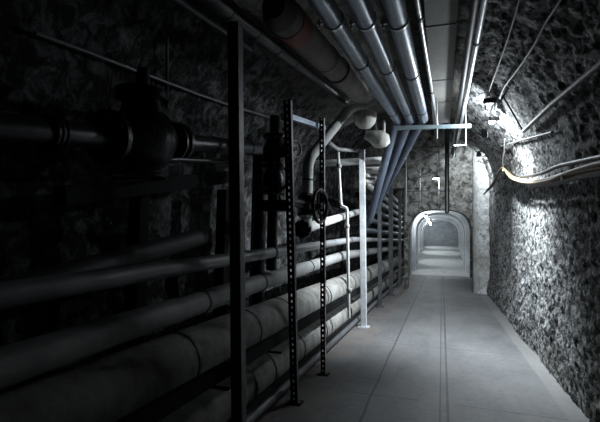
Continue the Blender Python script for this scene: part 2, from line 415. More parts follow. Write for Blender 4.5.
# ------------------------------------------------------------------ pipes
def along(p0, p1, y):                                  # point on the line p0-p1 at depth y
    t = (y - p0.y) / (p1.y - p0.y); return p0 + (p1 - p0) * t
def keep_in(p0, p1, off=0.16):
    d = p1 - p0; k = 1.0
    while k > 0.2 and not inside(p0 + d * k, off): k -= 0.01
    return p0 + d * k
def pipe(name, label, pts, r, m, fil=0.0, cat='pipe', group=None, n=18):
    o = MB().tube(pts, r, n, fil).build(name, m); return tag(o, label, cat, group)
def ring(o, name, c, axis, r, w, m, lug=None):
    b = MB(); a = V(axis).normalized()
    b.lathe(V(c) - a * w / 2, a, [(0, r - 0.012), (0, r), (w, r), (w, r - 0.012)], 22, False)
    if lug is not None:
        l = V(lug).normalized(); b.box(V(c) + l * (r + 0.02), (0.05, w * 0.8, 0.012), (l, a, l.cross(a))); b.cyl(V(c) + l * (r + 0.03) - l.cross(a) * 0.03, V(c) + l * (r + 0.03) + l.cross(a) * 0.03, 0.008, 8)
    return b.build(name, m, o)
def flange(o, c, axis, r, t, bolts=8, m='iron', bm='bolt', nm='flange'):
    a = V(axis).normalized(); x = a.orthogonal().normalized(); y = a.cross(x)
    f = MB().lathe(V(c) - a * t / 2, a, [(0, r * 0.3), (0, r * 0.97), (t * 0.1, r), (t * 0.9, r), (t, r * 0.97), (t, r * 0.3)], 24).build(nm, m, o)
    if bolts:
        for k in range(bolts):
            q = 2 * PI * (k + 0.5) / bolts; p = V(c) + (x * math.cos(q) + y * math.sin(q)) * r * 0.82
            MB().lathe(p - a * (t / 2 + 0.018), a, [(0, 0.011), (t + 0.036, 0.011)], 6).build('bolt', bm, f)
    return f

# --- three clad pipes under the vault, then down to the rack
PZ = [((321, 0), (388, 105)), ((357, 0), (404, 105)), ((393, 0), (420, 105))]
names = ['leftmost', 'middle', 'rightmost']
for i, (a, b) in enumerate(PZ):
    p0 = at(*a, Z=3.12); p1 = at(*b, Z=3.40)
    s0 = along(p0, p1, 0.9); s1 = along(p0, p1, 7.0)
    e = V((-1.36 + 0.02 * i, 8.6 + 0.62 * i, 1.93 + 0.27 * i))
    e2 = V((-1.74, e.y + 0.75, e.z - 0.12)); e3 = V((-1.74, 20.7, e.z - 0.05))
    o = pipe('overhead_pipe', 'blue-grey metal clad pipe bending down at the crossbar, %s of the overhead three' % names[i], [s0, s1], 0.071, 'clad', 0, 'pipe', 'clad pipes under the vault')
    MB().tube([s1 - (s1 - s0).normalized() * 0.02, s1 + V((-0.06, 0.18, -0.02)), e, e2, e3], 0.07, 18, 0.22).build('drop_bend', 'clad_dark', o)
    d = (p1 - p0).normalized()
    yc = y_at(p0, p1, (20, 20, 20)[i])
    ring(o, 'clamp', along(p0, p1, yc), d, 0.078, 0.035, 'conduit', V((-1, 0, -0.15)))
    yj = y_at(p0, p1, (62, 67, 73)[i])
    ring(o, 'joint_band', along(p0, p1, yj), d, 0.077, 0.03, 'band')
    ring(o, 'joint_band', along(p0, p1, 6.3), d, 0.076, 0.03, 'band')

# --- crossbar that carries them
ra, rb_ = at(394, 128, Y=6.95), at(471, 126, Y=7.0)
cb = empty('pipe_crossbar', (ra + rb_) / 2, 'pale zinc crossbar spanning under the overhead pipes', 'crossbar')
MB().bar(ra, rb_, 0.05, 0.055).build('strut', 'cyan_galv', cb)
for px in (438, 466):
    t = (px - 394) / (471 - 394); p = ra + (rb_ - ra) * t
    MB().cyl(p + V((0, 0, -0.3 if px > 450 else -0.18)), p + V((0, 0, 0.72 if px < 450 else 0.55)), 0.008, 8).build('hanger_rod', 'conduit', cb)
q = ra + (rb_ - ra) * ((464 - 394) / 77) + V((0, 0, -0.29)); MB().bar(q + V((-0.14, 0, 0)), q + V((0.03, 0, 0)), 0.02, 0.015).build('hook_plate', 'conduit', cb)

# --- duct board, conduits running along the vault
d0 = at(424, 0, Z=3.8); w = 0.31
du = empty('ceiling_duct', (-0.02, 5.0, 3.8), 'grey flat duct running along under the crown, right of pipes', 'duct')
MB().box((-0.01, 4.75, 3.87), (w, 7.9, 0.14), None, 0.008).build('duct_shell', 'duct', du)
for yj in (2.2, 4.6, 6.2, 7.2): MB().box((-0.01, yj, 3.868), (w + 0.012, 0.025, 0.15)).build('joint_strip', 'dark_steel', du)
c0, c1 = at(417, 0, Z=3.70), at(436, 118, Z=3.72); o = pipe('steel_conduit', 'bright thin conduit between the clad pipes and the grey duct', [along(c0, c1, 0.9), along(c0, c1, 8.4)], 0.024, 'conduit', cat='conduit')
ring(o, 'coupling', along(c0, c1, 4.2), c1 - c0, 0.032, 0.05, 'band')
ring(o, 'coupling', along(c0, c1, 6.4), c1 - c0, 0.032, 0.05, 'band')
c0, c1 = at(485, 0, Z=3.62), at(464, 108, Z=3.62); o = pipe('steel_conduit', 'bright zinc conduit on the right of the grey duct, nearest the lamp', [along(c0, c1, 0.9), along(c0, c1, 11.0)], 0.03, 'conduit', cat='conduit')
ring(o, 'saddle', along(c0, c1, 4.7), c1 - c0, 0.038, 0.03, 'galv'); ring(o, 'saddle', along(c0, c1, 6.6), c1 - c0, 0.038, 0.03, 'galv')
c0, c1 = at(475.5, 0, Z=3.64), at(459, 108, Z=3.64); pipe('steel_conduit', 'dark conduit running close beside the bright one over the walkway', [along(c0, c1, 0.9), along(c0, c1, 11.0)], 0.034, 'rubber', cat='conduit')

# --- big lagged pipe at the upper left, with red taped end
m0, m1 = at(289, 22, X=-1.18), at(366, 100, X=-1.18)
m1 = keep_in(m0, along(m0, m1, 6.4), 0.2); d = (m1 - m0).normalized()
big = pipe('lagged_pipe', 'big brownish lagged pipe with red tape, left of the clad pipes', [m0 - d * 0.21, m1], 0.142, 'canvas_brown', n=26)
ring(big, 'red_tape', m0 + d * 0.08, d, 0.148, 0.26, 'red')
ring(big, 'joint_band', along(m0, m1, y_at(m0, m1, 58)), d, 0.148, 0.02, 'band'); ring(big, 'strap', along(m0, m1, y_at(m0, m1, 70)), d, 0.16, 0.07, 'band')
MB().lathe(m0 - d * 0.37, d, [(0, 0.03), (0.02, 0.09), (0.16, 0.142)], 24).build('end_cone', 'canvas_brown', big)
MB().lathe(m0 - d * 0.40, d, [(0, 0.02), (0.05, 0.02)], 10).build('end_bolt', 'bolt', big)
bw = at(365, 116, X=-1.12)
bw = V((bw.x, max(bw.y, m1.y + 0.05), bw.z))
MB().lathe(bw + V((0, 0, -0.20)), (0, 0, 1), [(0, 0.02), (0.02, 0.09), (0.08, 0.15), (0.17, 0.18), (0.24, 0.185), (0.26, 0.14)], 24).build('rounded_cap', 'white_lag', big)
# elbowed white pipe with the valve below it
l0 = at(350, 108, X=-1.42); l1 = at(308, 160, X=-1.72); l2 = at(306, 196, X=-1.72)
lv = pipe('elbow_pipe', 'white elbowed pipe slanting down from the lagged pipe to the valve', [l0 + V((0.25, 0.12, 0.02)), l0, V((l1.x, l1.y, l1.z)), V((l1.x, l1.y, l2.z))], 0.075, 'pipe_white', 0.16)
ring(lv, 'strap', V((l1.x, l1.y, (l1.z * 0.45 + l2.z * 0.55))), (0, 0, 1), 0.081, 0.02, 'band')
vb = V((l1.x, l1.y, l2.z - 0.12))
va = empty('gate_valve', vb, 'black gate valve with handwheel facing the walkway, below the white elbow', 'valve')
flange(va, vb + V((0, 0, 0.11)), (0, 0, 1), 0.13, 0.035, 8); flange(va, vb + V((0, 0, -0.12)), (0, 0, 1), 0.13, 0.035, 8)
MB().lathe(vb + V((0, 0, -0.11)), (0, 0, 1), [(0, 0.075), (0.05, 0.11), (0.11, 0.125), (0.17, 0.11), (0.22, 0.075)], 22).build('body', 'iron', va)
wc = at(320, 206, X=-1.17); wd = (wc - vb).normalized(); wl_ = (wc - vb).length
MB().lathe(vb, wd, [(0.05, 0.09), (0.15, 0.085), (0.16, 0.11), (0.19, 0.11), (0.2, 0.05), (0.42, 0.03)], 18).build('bonnet', 'iron', va)
MB().lathe(vb + V((0, -0.02, 0.14)), (0, 0, 1), [(0, 0.085), (0.018, 0.085)], 18).build('gasket', 'red', va)
MB().cyl(vb + wd * 0.35, wc + wd * 0.06, 0.016, 10).build('stem', 'galv', va)
hn = V((0.97, -0.16, 0)).normalized(); hs = V((0, 0, 1)).cross(hn)
hw = MB(); hw.torus(wc, hn, 0.165, 0.018, 32, 10)
for k in range(5):
    q = 2 * PI * k / 5 + 0.3; e = hs * math.cos(q) + V((0, 0, math.sin(q))); hw.tube([wc - hn * 0.02, wc + e * 0.09 - hn * 0.03, wc + e * 0.16], 0.012, 8)
hw.lathe(wc - hn * 0.03, hn, [(0, 0.03), (0.05, 0.03)], 12); hw.build('handwheel', 'iron', va)
# branch pipe with blind flange sloping up and away
h0, h1 = at(303, 229, X=-1.72), at(364, 210, X=-1.95)
hb = pipe('branch_pipe', 'white branch pipe rising away from a black blind flange', [h0, h1, h1 + V((-0.3, 0.6, 0.2))], 0.07, 'pipe_white', 0.2)
dd = (h1 - h0).normalized(); flange(hb, h0 - dd * 0.03, dd, 0.12, 0.05, 8, nm='blind_flange')
MB().lathe(h0 - dd * 0.075, dd, [(0, 0.03), (0.03, 0.05)], 14).build('boss', 'iron', hb)
MB().tube([vb + V((0, 0, -0.14)), V((vb.x, vb.y, h0.z + 0.02))], 0.07, 16).build('riser', 'pipe_white', hb)

# thin drain pipe with unions
k0 = at(338, 150, X=-1.55); k1 = at(341, 206, X=-1.55); k2 = at(347, 211, X=-1.55); k3 = at(350, 312, X=-1.55)
yk = k1.y
def fixy(p, y, dx=0): 
    return V((p.x + dx, y, p.z))
ky = (k0.y + k3.y) / 2 * 0.93
K = [at(p[0], p[1], Y=ky) for p in ((338, 152), (341, 206), (347, 211), (349, 318))]
kp = pipe('drain_pipe', 'thin white pipe with a jog, standing between slotted post and bright post', [K[0], K[1], V((K[2].x, ky, K[1].z - 0.03)), K[3]], 0.024, 'pipe_white', 0.05, n=12)
for pz, nm in (((347, 226), 'union'), ((349, 290), 'coupling'), ((339, 166), 'coupling')):
    c = at(*pz, Y=ky); MB().lathe(c - V((0, 0, 0.035)), (0, 0, 1), [(0, 0.03), (0.015, 0.043), (0.055, 0.043), (0.07, 0.03)], 14).build(nm, 'pipe_light', kp)
tp = MB().tube([K[0] + V((-0.03, -0.5, 0.05)), K[0] + V((0, -0.02, 0.04)), K[0] + V((0.26, 0.25, 0.06))], 0.03, 12, 0.06).build('tee_arm', 'pipe_light', kp)
# horizontal cross pipes behind the bright post
for i, (py, x1, x0, lab) in enumerate(((161, 386, 322, 'light grey cross pipe passing behind the bright post, topmost of three'), (171, 384, 366, 'short cross pipe end right of the bright post, middle of three'), (181, 379, 366, 'short cross pipe end right of the bright post, lowest of three'))):
    Yc = 8.75 + 0.2 * i; a, b = at(x1, py - 1, Y=Yc), at(x0, py + 1, Y=Yc)
    o = pipe('cross_pipe', lab, [a, V((-2.50, Yc, a.z - 0.03))] if i == 0 else [a, V((-1.60, Yc, a.z)), V((-1.62, Yc + 1.8, a.z))], 0.07, 'pipe_white', 0.12, cat='pipe', group='cross pipes near the bright post')
    MB().ball(a, 0.07, (1, 0, 0), 0.7).build('end_cap', 'pipe_white', o)
# white plaster-lagged fitting
wf = at(382, 139, X=-0.90)
wl = empty('lagged_fitting', wf, 'lumpy white lagged fitting beside the rounded cap under clad pipes', 'pipe fitting')
MB().tube([wf + V((-0.26, -0.05, 0.07)), wf + V((-0.16, -0.03, 0.05)), wf + V((-0.05, 0, 0.0)), wf + V((0.04, 0.02, -0.04)), wf + V((0.09, 0.03, -0.09))], 0.15, 18, 0, [0.07, 0.10, 0.145, 0.125, 0.05]).build('lagging', 'white_lag', wl)
MB().cyl(wf + V((0.03, 0, 0.08)), wf + V((0.03, 0, 0.30)), 0.022, 10).build('pipe_stub', 'pipe_white', wl)
MB().lathe(wf + V((-0.12, -0.02, 0.12)), (0, 0, 1), [(0, 0.06), (0.06, 0.06), (0.07, 0.04), (0.14, 0.04), (0.15, 0.065), (0.19, 0.065)], 14).build('neck', 'pipe_dark', wl)

# --- long pipes of the left rack
YF = 20.8
def long_pipe(name, label, pa, pb, X, r, m, bands=(), y0=0.75, y1=YF, bm='band', bw_=0.03, zc=None):
    a, b = at(*pa, X=X), at(*pb, X=X)
    s, e = along(a, b, y0), along(a, b, 8.5)
    if zc: s.z = e.z = zc
    o = pipe(name, label, [s, e, V((e.x, y1, e.z))], r, m, n=26)
    for y in bands: ring(o, 'band', along(s, e, min(y, 8.5)) if y < 8.5 else V((e.x, y, e.z)), e - s, r + 0.008, bw_, bm)
    return o, s, e
A, sA, eA = long_pipe('rail_pipe', 'grey pipe running waist high along the rack behind the first post', (60, 286), (345, 241), -1.62, 0.052, 'pipe_mid', (4.15, 7.6))
ring(A, 'collar', along(sA, eA, 3.35), eA - sA, 0.072, 0.06, 'iron')
Cc, sC, eC = long_pipe('steam_pipe', 'grey lagged pipe just below the waist-high pipe', (222, 295), (338, 257), -1.86, 0.09, 'pipe_light', (3.2, 4.4, 6.2), bm='dark_steel')
D_, sD, eD = long_pipe('lagged_main', 'thick canvas lagged main pipe on the middle of the rack', (217, 345), (335, 284), -1.88, 0.205, 'canvas', (2.9, 4.05, 5.0, 6.9, 9.0), bm='dark_steel', zc=0.67)
F_, sF, eF = long_pipe('lagged_main', 'thick canvas lagged main pipe lying lowest, near the floor', (272, 367), (316, 337), -1.81, 0.205, 'canvas', (3.8, 4.3, 5.3, 6.4, 8.2), bm='dark_steel', zc=0.222)
G_ = pipe('floor_pipe', 'thin pipe running along the floor in front of the rack', [V((-1.50, 2.2, 0.11)), V((-1.50, YF, 0.11))], 0.042, 'pipe_grey')
b0 = at(200, 237, X=-2.25); B_ = pipe('capped_pipe', 'dark capped pipe ending left of the first post, above the waist-high pipe', [along(at(100, 266, X=-2.25), b0, 0.8), b0], 0.085, 'dull_pipe')
MB().lathe(b0 - V((0, 0.01, 0)), (0, 1, 0), [(0, 0.085), (0.03, 0.083), (0.06, 0.065), (0.08, 0.02)], 20).build('end_cap', 'dull_pipe', B_)
ZR = at(270, 343, X=-1.49).z
# black bearer rails along the rack
for lab, z, zz, t in (('black bearer rail between the two thick lagged pipes', ZR, ZR, 0.10), ('black bearer rail just above the floor pipe', 0.215, 0.215, 0.035)):
    tag(MB().bar((-1.49, 1.2, z), (-1.49, YF, zz), 0.05, t).build('bearer_rail', 'black'), lab, 'rail')
# far stack
for i, z in enumerate((2.66, 2.92, 3.18)):
    o = pipe('stack_pipe', 'pale pipe in the far stack above the clad bends, %s from the top' % ['third', 'second', 'first'][i], [V((-1.74, 11.0 + 0.2 * i, z)), V((-1.74, YF, z))], 0.075, 'pipe_light', group='far stacked pipes')
    ring(o, 'band', V((-1.74, 13.0, z)), (0, 1, 0), 0.083, 0.03, 'band')

# --- dark flanged pipe run at the left
n0, n1 = at(0, 128, X=-2.2), at(262, 149, X=-2.2)
dn = (n1 - n0).normalized()
fp = pipe('flanged_pipe', 'dark flanged pipe run at shoulder height on the left, bending down behind the first post', [n0 - dn * 0.8, n1, V((n1.x - 0.02, n1.y + 0.02, 0.01))], 0.083, 'pipe_dark', 0.16)
def on_n(px): 
    lo = at(px, 128 + px * 21 / 262, X=-2.2); return along(n0, n1, lo.y)
for px in (47, 52, 57): flange(fp, on_n(px), dn, 0.105, 0.02, 0)
flange(fp, on_n(108), dn, 0.19, 0.05, 8); flange(fp, on_n(177), dn, 0.17, 0.05, 8); flange(fp, on_n(171), dn, 0.17, 0.03, 0)
ring(fp, 'joint_band', on_n(213), dn, 0.09, 0.05, 'iron'); ring(fp, 'joint_band', on_n(248), dn, 0.09, 0.03, 'iron')
ce = on_n(140); le = (on_n(172) - on_n(108)).length
vv = MB().lathe(on_n(108), dn, [(0, 0.09), (le * 0.2, 0.15), (le * 0.4, 0.25), (le * 0.6, 0.25), (le * 0.82, 0.14), (le, 0.09)], 24)
vv.build('valve_body', 'iron', fp)
MB().lathe(ce, (0, 0, 1), [(0.15, 0.16), (0.30, 0.14), (0.31, 0.20), (0.37, 0.20), (0.38, 0.06), (0.55, 0.045)], 20).build('bonnet', 'iron', fp)
MB().torus(ce + V((0, 0, -0.28)), (0, 0, 1), 0.2, 0.015, 28, 8).build('drip_rim', 'pipe_dark', fp)
np_ = pipe('thin_pipe', 'thin dark pipe slung just under the flanged pipe run', [at(150, 162, X=-2.1), at(175, 159, X=-2.1), at(250, 163, X=-2.1)], 0.02, 'pipe_dark', 0.05, n=10)
wb = MB().bar(at(60, 196, X=-2.3), at(236, 176, X=-2.3), 0.1, 0.13); tag(wb.build('support_beam', 'black'), 'black beam carrying the flanged pipe run along the left wall', 'beam')
for px, lab in ((140, 'black stub post under the wall beam, nearer one'), (224, 'black stub post under the wall beam, behind first post')):
    p = at(px, 190, X=-2.47); tag(MB().box((p.x, p.y, (p.z + 0.02) / 2), (0.12, 0.12, p.z - 0.02)).build('stub_post', 'black'), lab, 'post')

# --- dark valve station between the first two posts
qx = -1.78; qc = at(274, 165, X=qx)
qs = empty('valve_station', V((qx, qc.y, 1.0)), 'tall black valve station with bright bolts between first and second posts', 'valve')
MB().tube([V((qx, qc.y, 1.24)), V((qx, qc.y, qc.z + 0.55))], 0.06, 16).build('riser', 'pipe_dark', qs)
for z, r in ((0.32, 0.13), (-0.02, 0.15), (-0.3, 0.14)): flange(qs, V((qx, qc.y, qc.z + z)), (0, 0, 1), r, 0.04, 8)
MB().lathe(V((qx, qc.y, qc.z - 0.02)), (0, 0, 1), [(0, 0.08), (0.1, 0.13), (0.2, 0.13), (0.32, 0.08)], 20).build('body', 'iron', qs)
MB().lathe(V((qx, qc.y, qc.z - 0.33)), (0, 0, 1), [(0, 0.08), (0.08, 0.12), (0.2, 0.12), (0.3, 0.08)], 20).build('body', 'iron', qs)
MB().lathe(V((qx, qc.y, qc.z + 0.14)), (0.9, -0.45, 0), [(0.08, 0.07), (0.22, 0.07), (0.23, 0.1), (0.26, 0.1), (0.27, 0.03), (0.34, 0.025)], 16).build('bonnet', 'iron', qs)
hh = V((qx, qc.y, qc.z + 0.14)) + V((0.9, -0.45, 0)).normalized() * 0.33; MB().torus(hh, (0.9, -0.45, 0), 0.085, 0.012, 24, 8).build('handwheel', 'galv', qs)
MB().tube([V((qx + 0.1, qc.y, qc.z + 0.4)), V((qx + 0.20, qc.y - 0.05, qc.z + 0.3)), V((qx + 0.20, qc.y - 0.05, qc.z - 0.2)), V((qx + 0.1, qc.y, qc.z - 0.3))], 0.022, 12, 0.08).build('bypass_pipe', 'galv', qs)
MB().box((qx + 0.06, qc.y - 0.02, qc.z - 0.46), (0.34, 0.2, 0.12), None, 0.01).build('bracket', 'iron', qs)
tag(MB().tube([V((qx, qc.y + 0.10, vb.z)), vb - V((0.0, 0.10, 0))], 0.055, 16).build('link_pipe', 'iron'), 'black link pipe joining the valve station to the handwheel valve', 'pipe')
# a second darker riser and the pressure pipe left of it
pipe('riser_pipe', 'dark riser pipe standing behind the black valve station', [V((-2.30, qc.y + 0.75, 0.01)), V((-2.30, qc.y + 0.75, 2.75)), V((-2.6, qc.y + 0.75, 2.85))], 0.07, 'pipe_dark', 0.15)

# --- upper left pipes under the vault and conduits on the left wall
u0, u1 = at(243, 22, X=-1.50), at(322, 82, X=-1.50)
o = pipe('lagged_pipe', 'dark lagged pipe running below and left of the red taped one', [along(u0, u1, 0.9), keep_in(along(u0, u1, 0.9), along(u0, u1, 8.0), 0.2)], 0.072, 'pipe_dark')
for y in (2.8, 3.3, 3.8, 4.3): ring(o, 'band', along(u0, u1, y), u1 - u0, 0.077, 0.03, 'band')
u0, u1 = at(190, 8, X=-2.0), at(284, 72, X=-2.0); pipe('thin_pipe', 'thin dark pipe under the vault passing behind the first post top', [along(u0, u1, 0.9), keep_in(along(u0, u1, 0.9), along(u0, u1, 8.0), 0.14)], 0.028, 'pipe_grey', n=12)
cpts = [on_wall(px, py, 0.07) for px, py in ((35, 33), (90, 53), (150, 76), (200, 95), (235, 107), (262, 115), (290, 124))]
o = pipe('thin_conduit', 'thin conduit running along the left vault', cpts, 0.017, 'pipe_grey', 0.0, 'conduit', n=10)
cpts = [on_wall(167, py, 0.06) for py in (36, 60, 85, 108)]
pipe('thin_conduit', 'thin dark drop conduit on the left wall', cpts, 0.014, 'pipe_dark', 0.0, 'conduit', n=10)

# ------------------------------------------------------------------ rack posts
def lean_frame(foot, top): return (top - foot)
def angle_post(foot, top, wf_, df, m, holes, label, lit_side_m=None):
    e = empty('slotted_post', foot, label, 'post', 'rack posts')
    d = top - foot; L = d.length; d.normalize(); x = V((1, 0, 0)); y = d.cross(x).normalized() * 1.0
    y = V((0, 1, 0)) - d * d.y; y.normalize(); x = V((1, 0, 0)) - d * d.x; x.normalize()
    t = 0.006; b = MB()
    P = lambda u, v, w: foot + x * u + y * v + d * w
    def plate(u0, u1, v0, v1, w0, w1): b.box(P((u0 + u1) / 2, (v0 + v1) / 2, (w0 + w1) / 2), (u1 - u0, v1 - v0, w1 - w0), (x, y, d))
    if holes:
        hw_, hh_, pitch = 0.018, 0.028, 0.06
        plate(-wf_ / 2, -hw_ / 2, 0, t, 0, L); plate(hw_ / 2, wf_ / 2, 0, t, 0, L)
        w = 0.0
        while w < L:
            plate(-hw_ / 2, hw_ / 2, 0, t, w, min(L, w + pitch - hh_)); w += pitch
    else: plate(-wf_ / 2, wf_ / 2, 0, t, 0, L)
    b.build('front_web', m, e); b = MB()
    plate(wf_ / 2 - t, wf_ / 2, 0, df, 0, L); b.build('side_flange', lit_side_m or m, e); b = MB()  # side flange can take a lighter colour that imitates its lit face
    plate(-wf_ / 2, -wf_ / 2 + t, 0, df, 0, L); b.build('back_flange', m, e)
    MB().box(foot + V((0, 0.02, 0.006)), (wf_ + 0.08, df + 0.08, 0.012)).build('base_plate', m, e)
    for sx in (-1, 1): MB().lathe(foot + V((sx * (wf_ / 2 + 0.02), 0.0, 0.01)), (0, 0, 1), [(0, 0.012), (0.02, 0.012)], 6).build('anchor_bolt', 'bolt', e)
    return e
def box_post(foot, top, wx, wy, m, label, name='rack_post'):
    e = empty(name, foot, label, 'post', 'rack posts')
    d = (top - foot); L = d.length; d.normalize(); y = (V((0, 1, 0)) - d * d.y).normalized(); x = y.cross(d)
    MB().box((foot + top) / 2, (wx, wy, L), (x, y, d), 0.006).build('upright', m, e)
    MB().box(foot + V((0, 0, 0.008)), (wx + 0.1, wy + 0.1, 0.016)).build('base_plate', m, e)
    MB().box(top + d * 0.005, (wx + 0.02, wy + 0.02, 0.012), (x, y, d)).build('top_plate', m, e)
    return e
XP = -1.40
def foot_top(bx, by, tx, ty, X=XP):
    f = at(bx, by, Z=0.0); t = at(tx, ty, X=f.x); return f, t
f1 = at(240, 440, X=XP); f1 = V((XP, 3.02, 0)); t1 = at(235, 26, X=XP)
p1 = box_post(f1, t1, 0.085, 0.085, 'post_grey', 'tall grey square post nearest on the left, widest of the row')
f2, t2 = foot_top(294, 404, 287, 100); p2 = angle_post(f2, t2, 0.07, 0.05, 'black', True, 'black slotted post with a blue-grey arm at its top', 'post_grey')  # side flange coloured lighter than the web, as if lit
f3, t3 = foot_top(323, 375, 321.5, 118); p3 = angle_post(f3, t3, 0.055, 0.05, 'black', True, 'black slotted post with side edge coloured as lit, next to the handwheel', 'galv')  # bright side flange: lamplight put into the colour
f4, t4 = foot_top(364, 327, 362, 150); p4 = box_post(f4, t4, 0.10, 0.09, 'galv', 'bright grey post standing right of the thin white pipe')
specs = [(380, 304, 379, 150, 'dark_steel', 0.08), (391, 292, 389, 140, 'dark_steel', 0.12), (400, 283, 399, 150, 'post_grey', 0.1), (408, 276, 407, 160, 'galv', 0.1)]
ords = ['first', 'second', 'third', 'fourth']
for i, (bx, by, tx, ty, m, w) in enumerate(specs):
    f = at(bx, by, X=XP); f.z = 0; t = at(tx, ty, X=XP); t = V((XP, f.y - 0.35, min(t.z, 3.3))); box_post(f, t, w, 0.1, m, 'far rack post, %s beyond the bright grey post' % ords[i])
for i, y in enumerate((18.6, 20.4)):
    box_post(V((-1.33, y, 0)), V((-1.33, y - 0.2, 3.0)), 0.08, 0.08, ['post_grey', 'galv'][i], ['far rack post next to last before the archway', 'last far rack post beside the archway'][i])
# arm from slotted post to slotted post
armb = MB().bar(at(290, 117, X=-1.40), at(324, 128, X=-1.40), 0.05, 0.05); tag(armb.build('brace_bar', 'blue_strut'), 'blue-grey brace bar linking the tops of the two slotted posts', 'bar')
# bearer arms to the wall, parts of each post
for e, y in ((p1, 3.0), (p2, f2.y), (p4, f4.y)):
    MB().bar((-1.53, y + 0.09, 0.4462), (-2.70, y + 0.09, 0.4462), 0.04, 0.016).build('bearer_arm', 'black', e)

# ------------------------------------------------------------------ right wall: lamp, cables, pipe
def wall_n(p): return (V((CX, p.y, S)) - p).normalized() if p.z > S else V((-1, 0, 0))
lp = on_wall(490, 101, 0.10); lb = on_wall(502, 116, 0.02); lb = lb + wall_n(lb) * 0.20
nl = wall_n(lp)
la = empty('bulkhead_lamp', lp, 'dark lamp with added light-blocking plates, glaring on the right vault above the cables', 'lamp')
hd = V((-0.32, -0.80, -0.50)).normalized(); hxa = hd.cross(V((0, 0, 1))).normalized(); hza = hxa.cross(hd)
GL = lb + V((-0.01, 0.06, -0.01)) + wall_n(lb) * 0.05
MB().box(GL + hd * 0.105 - hza * 0.025, (0.088, 0.010, 0.125), (hxa, hd, hza), 0.003).build('hood', 'dark_steel', la)  # plate added and aimed to keep lamplight off the near left pipes
MB().box(lp, (0.17, 0.07, 0.075), None, 0.01).build('housing', 'dark_steel', la)
for sx in (-1, 1): MB().cyl(lp + V((sx * 0.06, 0, -0.03)), lp + V((sx * 0.06, 0, -0.13)), 0.009, 8).build('leg', 'dark_steel', la)
MB().tube([lp + V((0.06, 0, 0)), lp * 0.5 + lb * 0.5, lb + V((0, 0, 0.03))], 0.012, 8).build('stalk', 'dark_steel', la)
MB().ball(lb + V((0.03, 0.05, 0.065)), 0.04).build('bulb', 'bulb', la)
rn = V((0.0, -0.62, 0.78)).normalized(); rx = rn.cross(V((1, 0, 0))).normalized(); MB().box(lb + rn * 0.10, (0.24, 0.11, 0.012), (rn.cross(rx), rx, rn)).build('reflector', 'dark_steel', la)  # dark plate added to block the glow towards the near vault
# sloping wall pipe and thin struts
wp = [on_wall(px, py, 0.09) for px, py in ((640, 28), (600, 64), (552, 104), (524, 131))]
o = pipe('slanting_pipe', 'grey pipe slanting down the right vault to the lamp struts', wp, 0.026, 'grey_cable', cat='pipe', n=12)
for a, b, lab in (((503, 96), (523, 131), 'thin dark strut slanting right below the lamp'), ((504, 95), (477, 147), 'thin dark strut slanting left below the lamp')):
    pa, pb = on_wall(*a, 0.10), on_wall(*b, 0.08); pipe('lamp_strut', lab, [pa, pb], 0.011, 'dark_steel', cat='strut', n=8)
def cable(name, lab, pix, r, m, off=0.07, wob=0.0, cat='cable', n=10):
    pts = [on_wall(px, py, off) for px, py in pix]; out = []
    for i in range(len(pts) - 1):
        a, b, c, d = pts[max(i - 1, 0)], pts[i], pts[i + 1], pts[min(i + 2, len(pts) - 1)]
        for k in range(6):
            t = k / 6; out.append(0.5 * ((2 * b) + (c - a) * t + (2 * a - 5 * b + 4 * c - d) * t * t + (3 * b - a - 3 * c + d) * t ** 3))
    out.append(pts[-1]); return pipe(name, lab, out, r, m, 0, cat, n=n)
cable('vault_cable', 'thin wavy cable on the vault left of the lamp', [(524, -20), (517, 8), (508, 38), (501, 58), (493, 80), (487, 97)], 0.010, 'grey_cable')
cable('vault_cable', 'thin wavy cable on the vault dropping straight into the lamp', [(575, -25), (557, 5), (546, 22), (535, 43), (520, 66), (505, 86), (500, 98)], 0.012, 'grey_cable')
# sagging cable bundle on hooks
off = 0.11
bundle = [((484, 194), (492, 186), (497, 176), (502, 169), (508, 173), (514, 178), (528, 181), (545, 180), (562, 175), (580, 170), (600, 166), (640, 160)),
          ((486, 191), (493, 183), (498, 173), (503, 168), (509, 176), (515, 180), (530, 183), (547, 181), (564, 174), (582, 168), (600, 163), (640, 155)),
          ((504, 170), (512, 177), (522, 180), (540, 183), (558, 181), (575, 176), (592, 172), (640, 166)),
          ((506, 172), (515, 180), (530, 184), (550, 184), (566, 180), (582, 176), (600, 173), (640, 168)),
          ((520, 177), (540, 174), (556, 167), (572, 163), (586, 160), (600, 157), (640, 150))]
labs = ['tan cable in the sagging bundle, hanging furthest left past the hook', 'pale tan cable on top of the sagging bundle', 'brown cable in the middle of the sagging bundle', 'dark cable lowest in the sagging bundle', 'black cable rising above the tan bundle to the right']
for i, px in enumerate(bundle): cable('hung_cable', labs[i], px, (0.024, 0.018, 0.030, 0.030, 0.022)[i], ('tan', 'tan', 'brown_cable', 'rubber', 'rubber')[i], (0.12, 0.165, 0.075, 0.07, 0.09)[i])
for px, py, lab in ((503, 168, 'steel cable hook holding the bundle peak under the white wire'), (562, 174, 'steel cable hook holding the bundle near right edge')):
    a = on_wall(px, py - 4, 0.03); b = on_wall(px, py + 6, 0.16); c = on_wall(px, py + 2, 0.19)
    pipe('cable_hook', lab, [a, on_wall(px, py + 4, 0.08), b, c], 0.010, 'galv', 0.03, 'hook', n=8)
cable('drop_wire', 'thin white wire hanging above the cable hook', [(505, 139), (504.5, 150), (503, 160), (502.5, 166)], 0.009, 'pipe_white', 0.10)
cable('hung_cable', 'thin dark cable slung across the wall under the lamp', [(476, 163), (488, 153), (500, 147), (512, 143), (530, 138), (552, 132)], 0.014, 'grey_cable', 0.05)

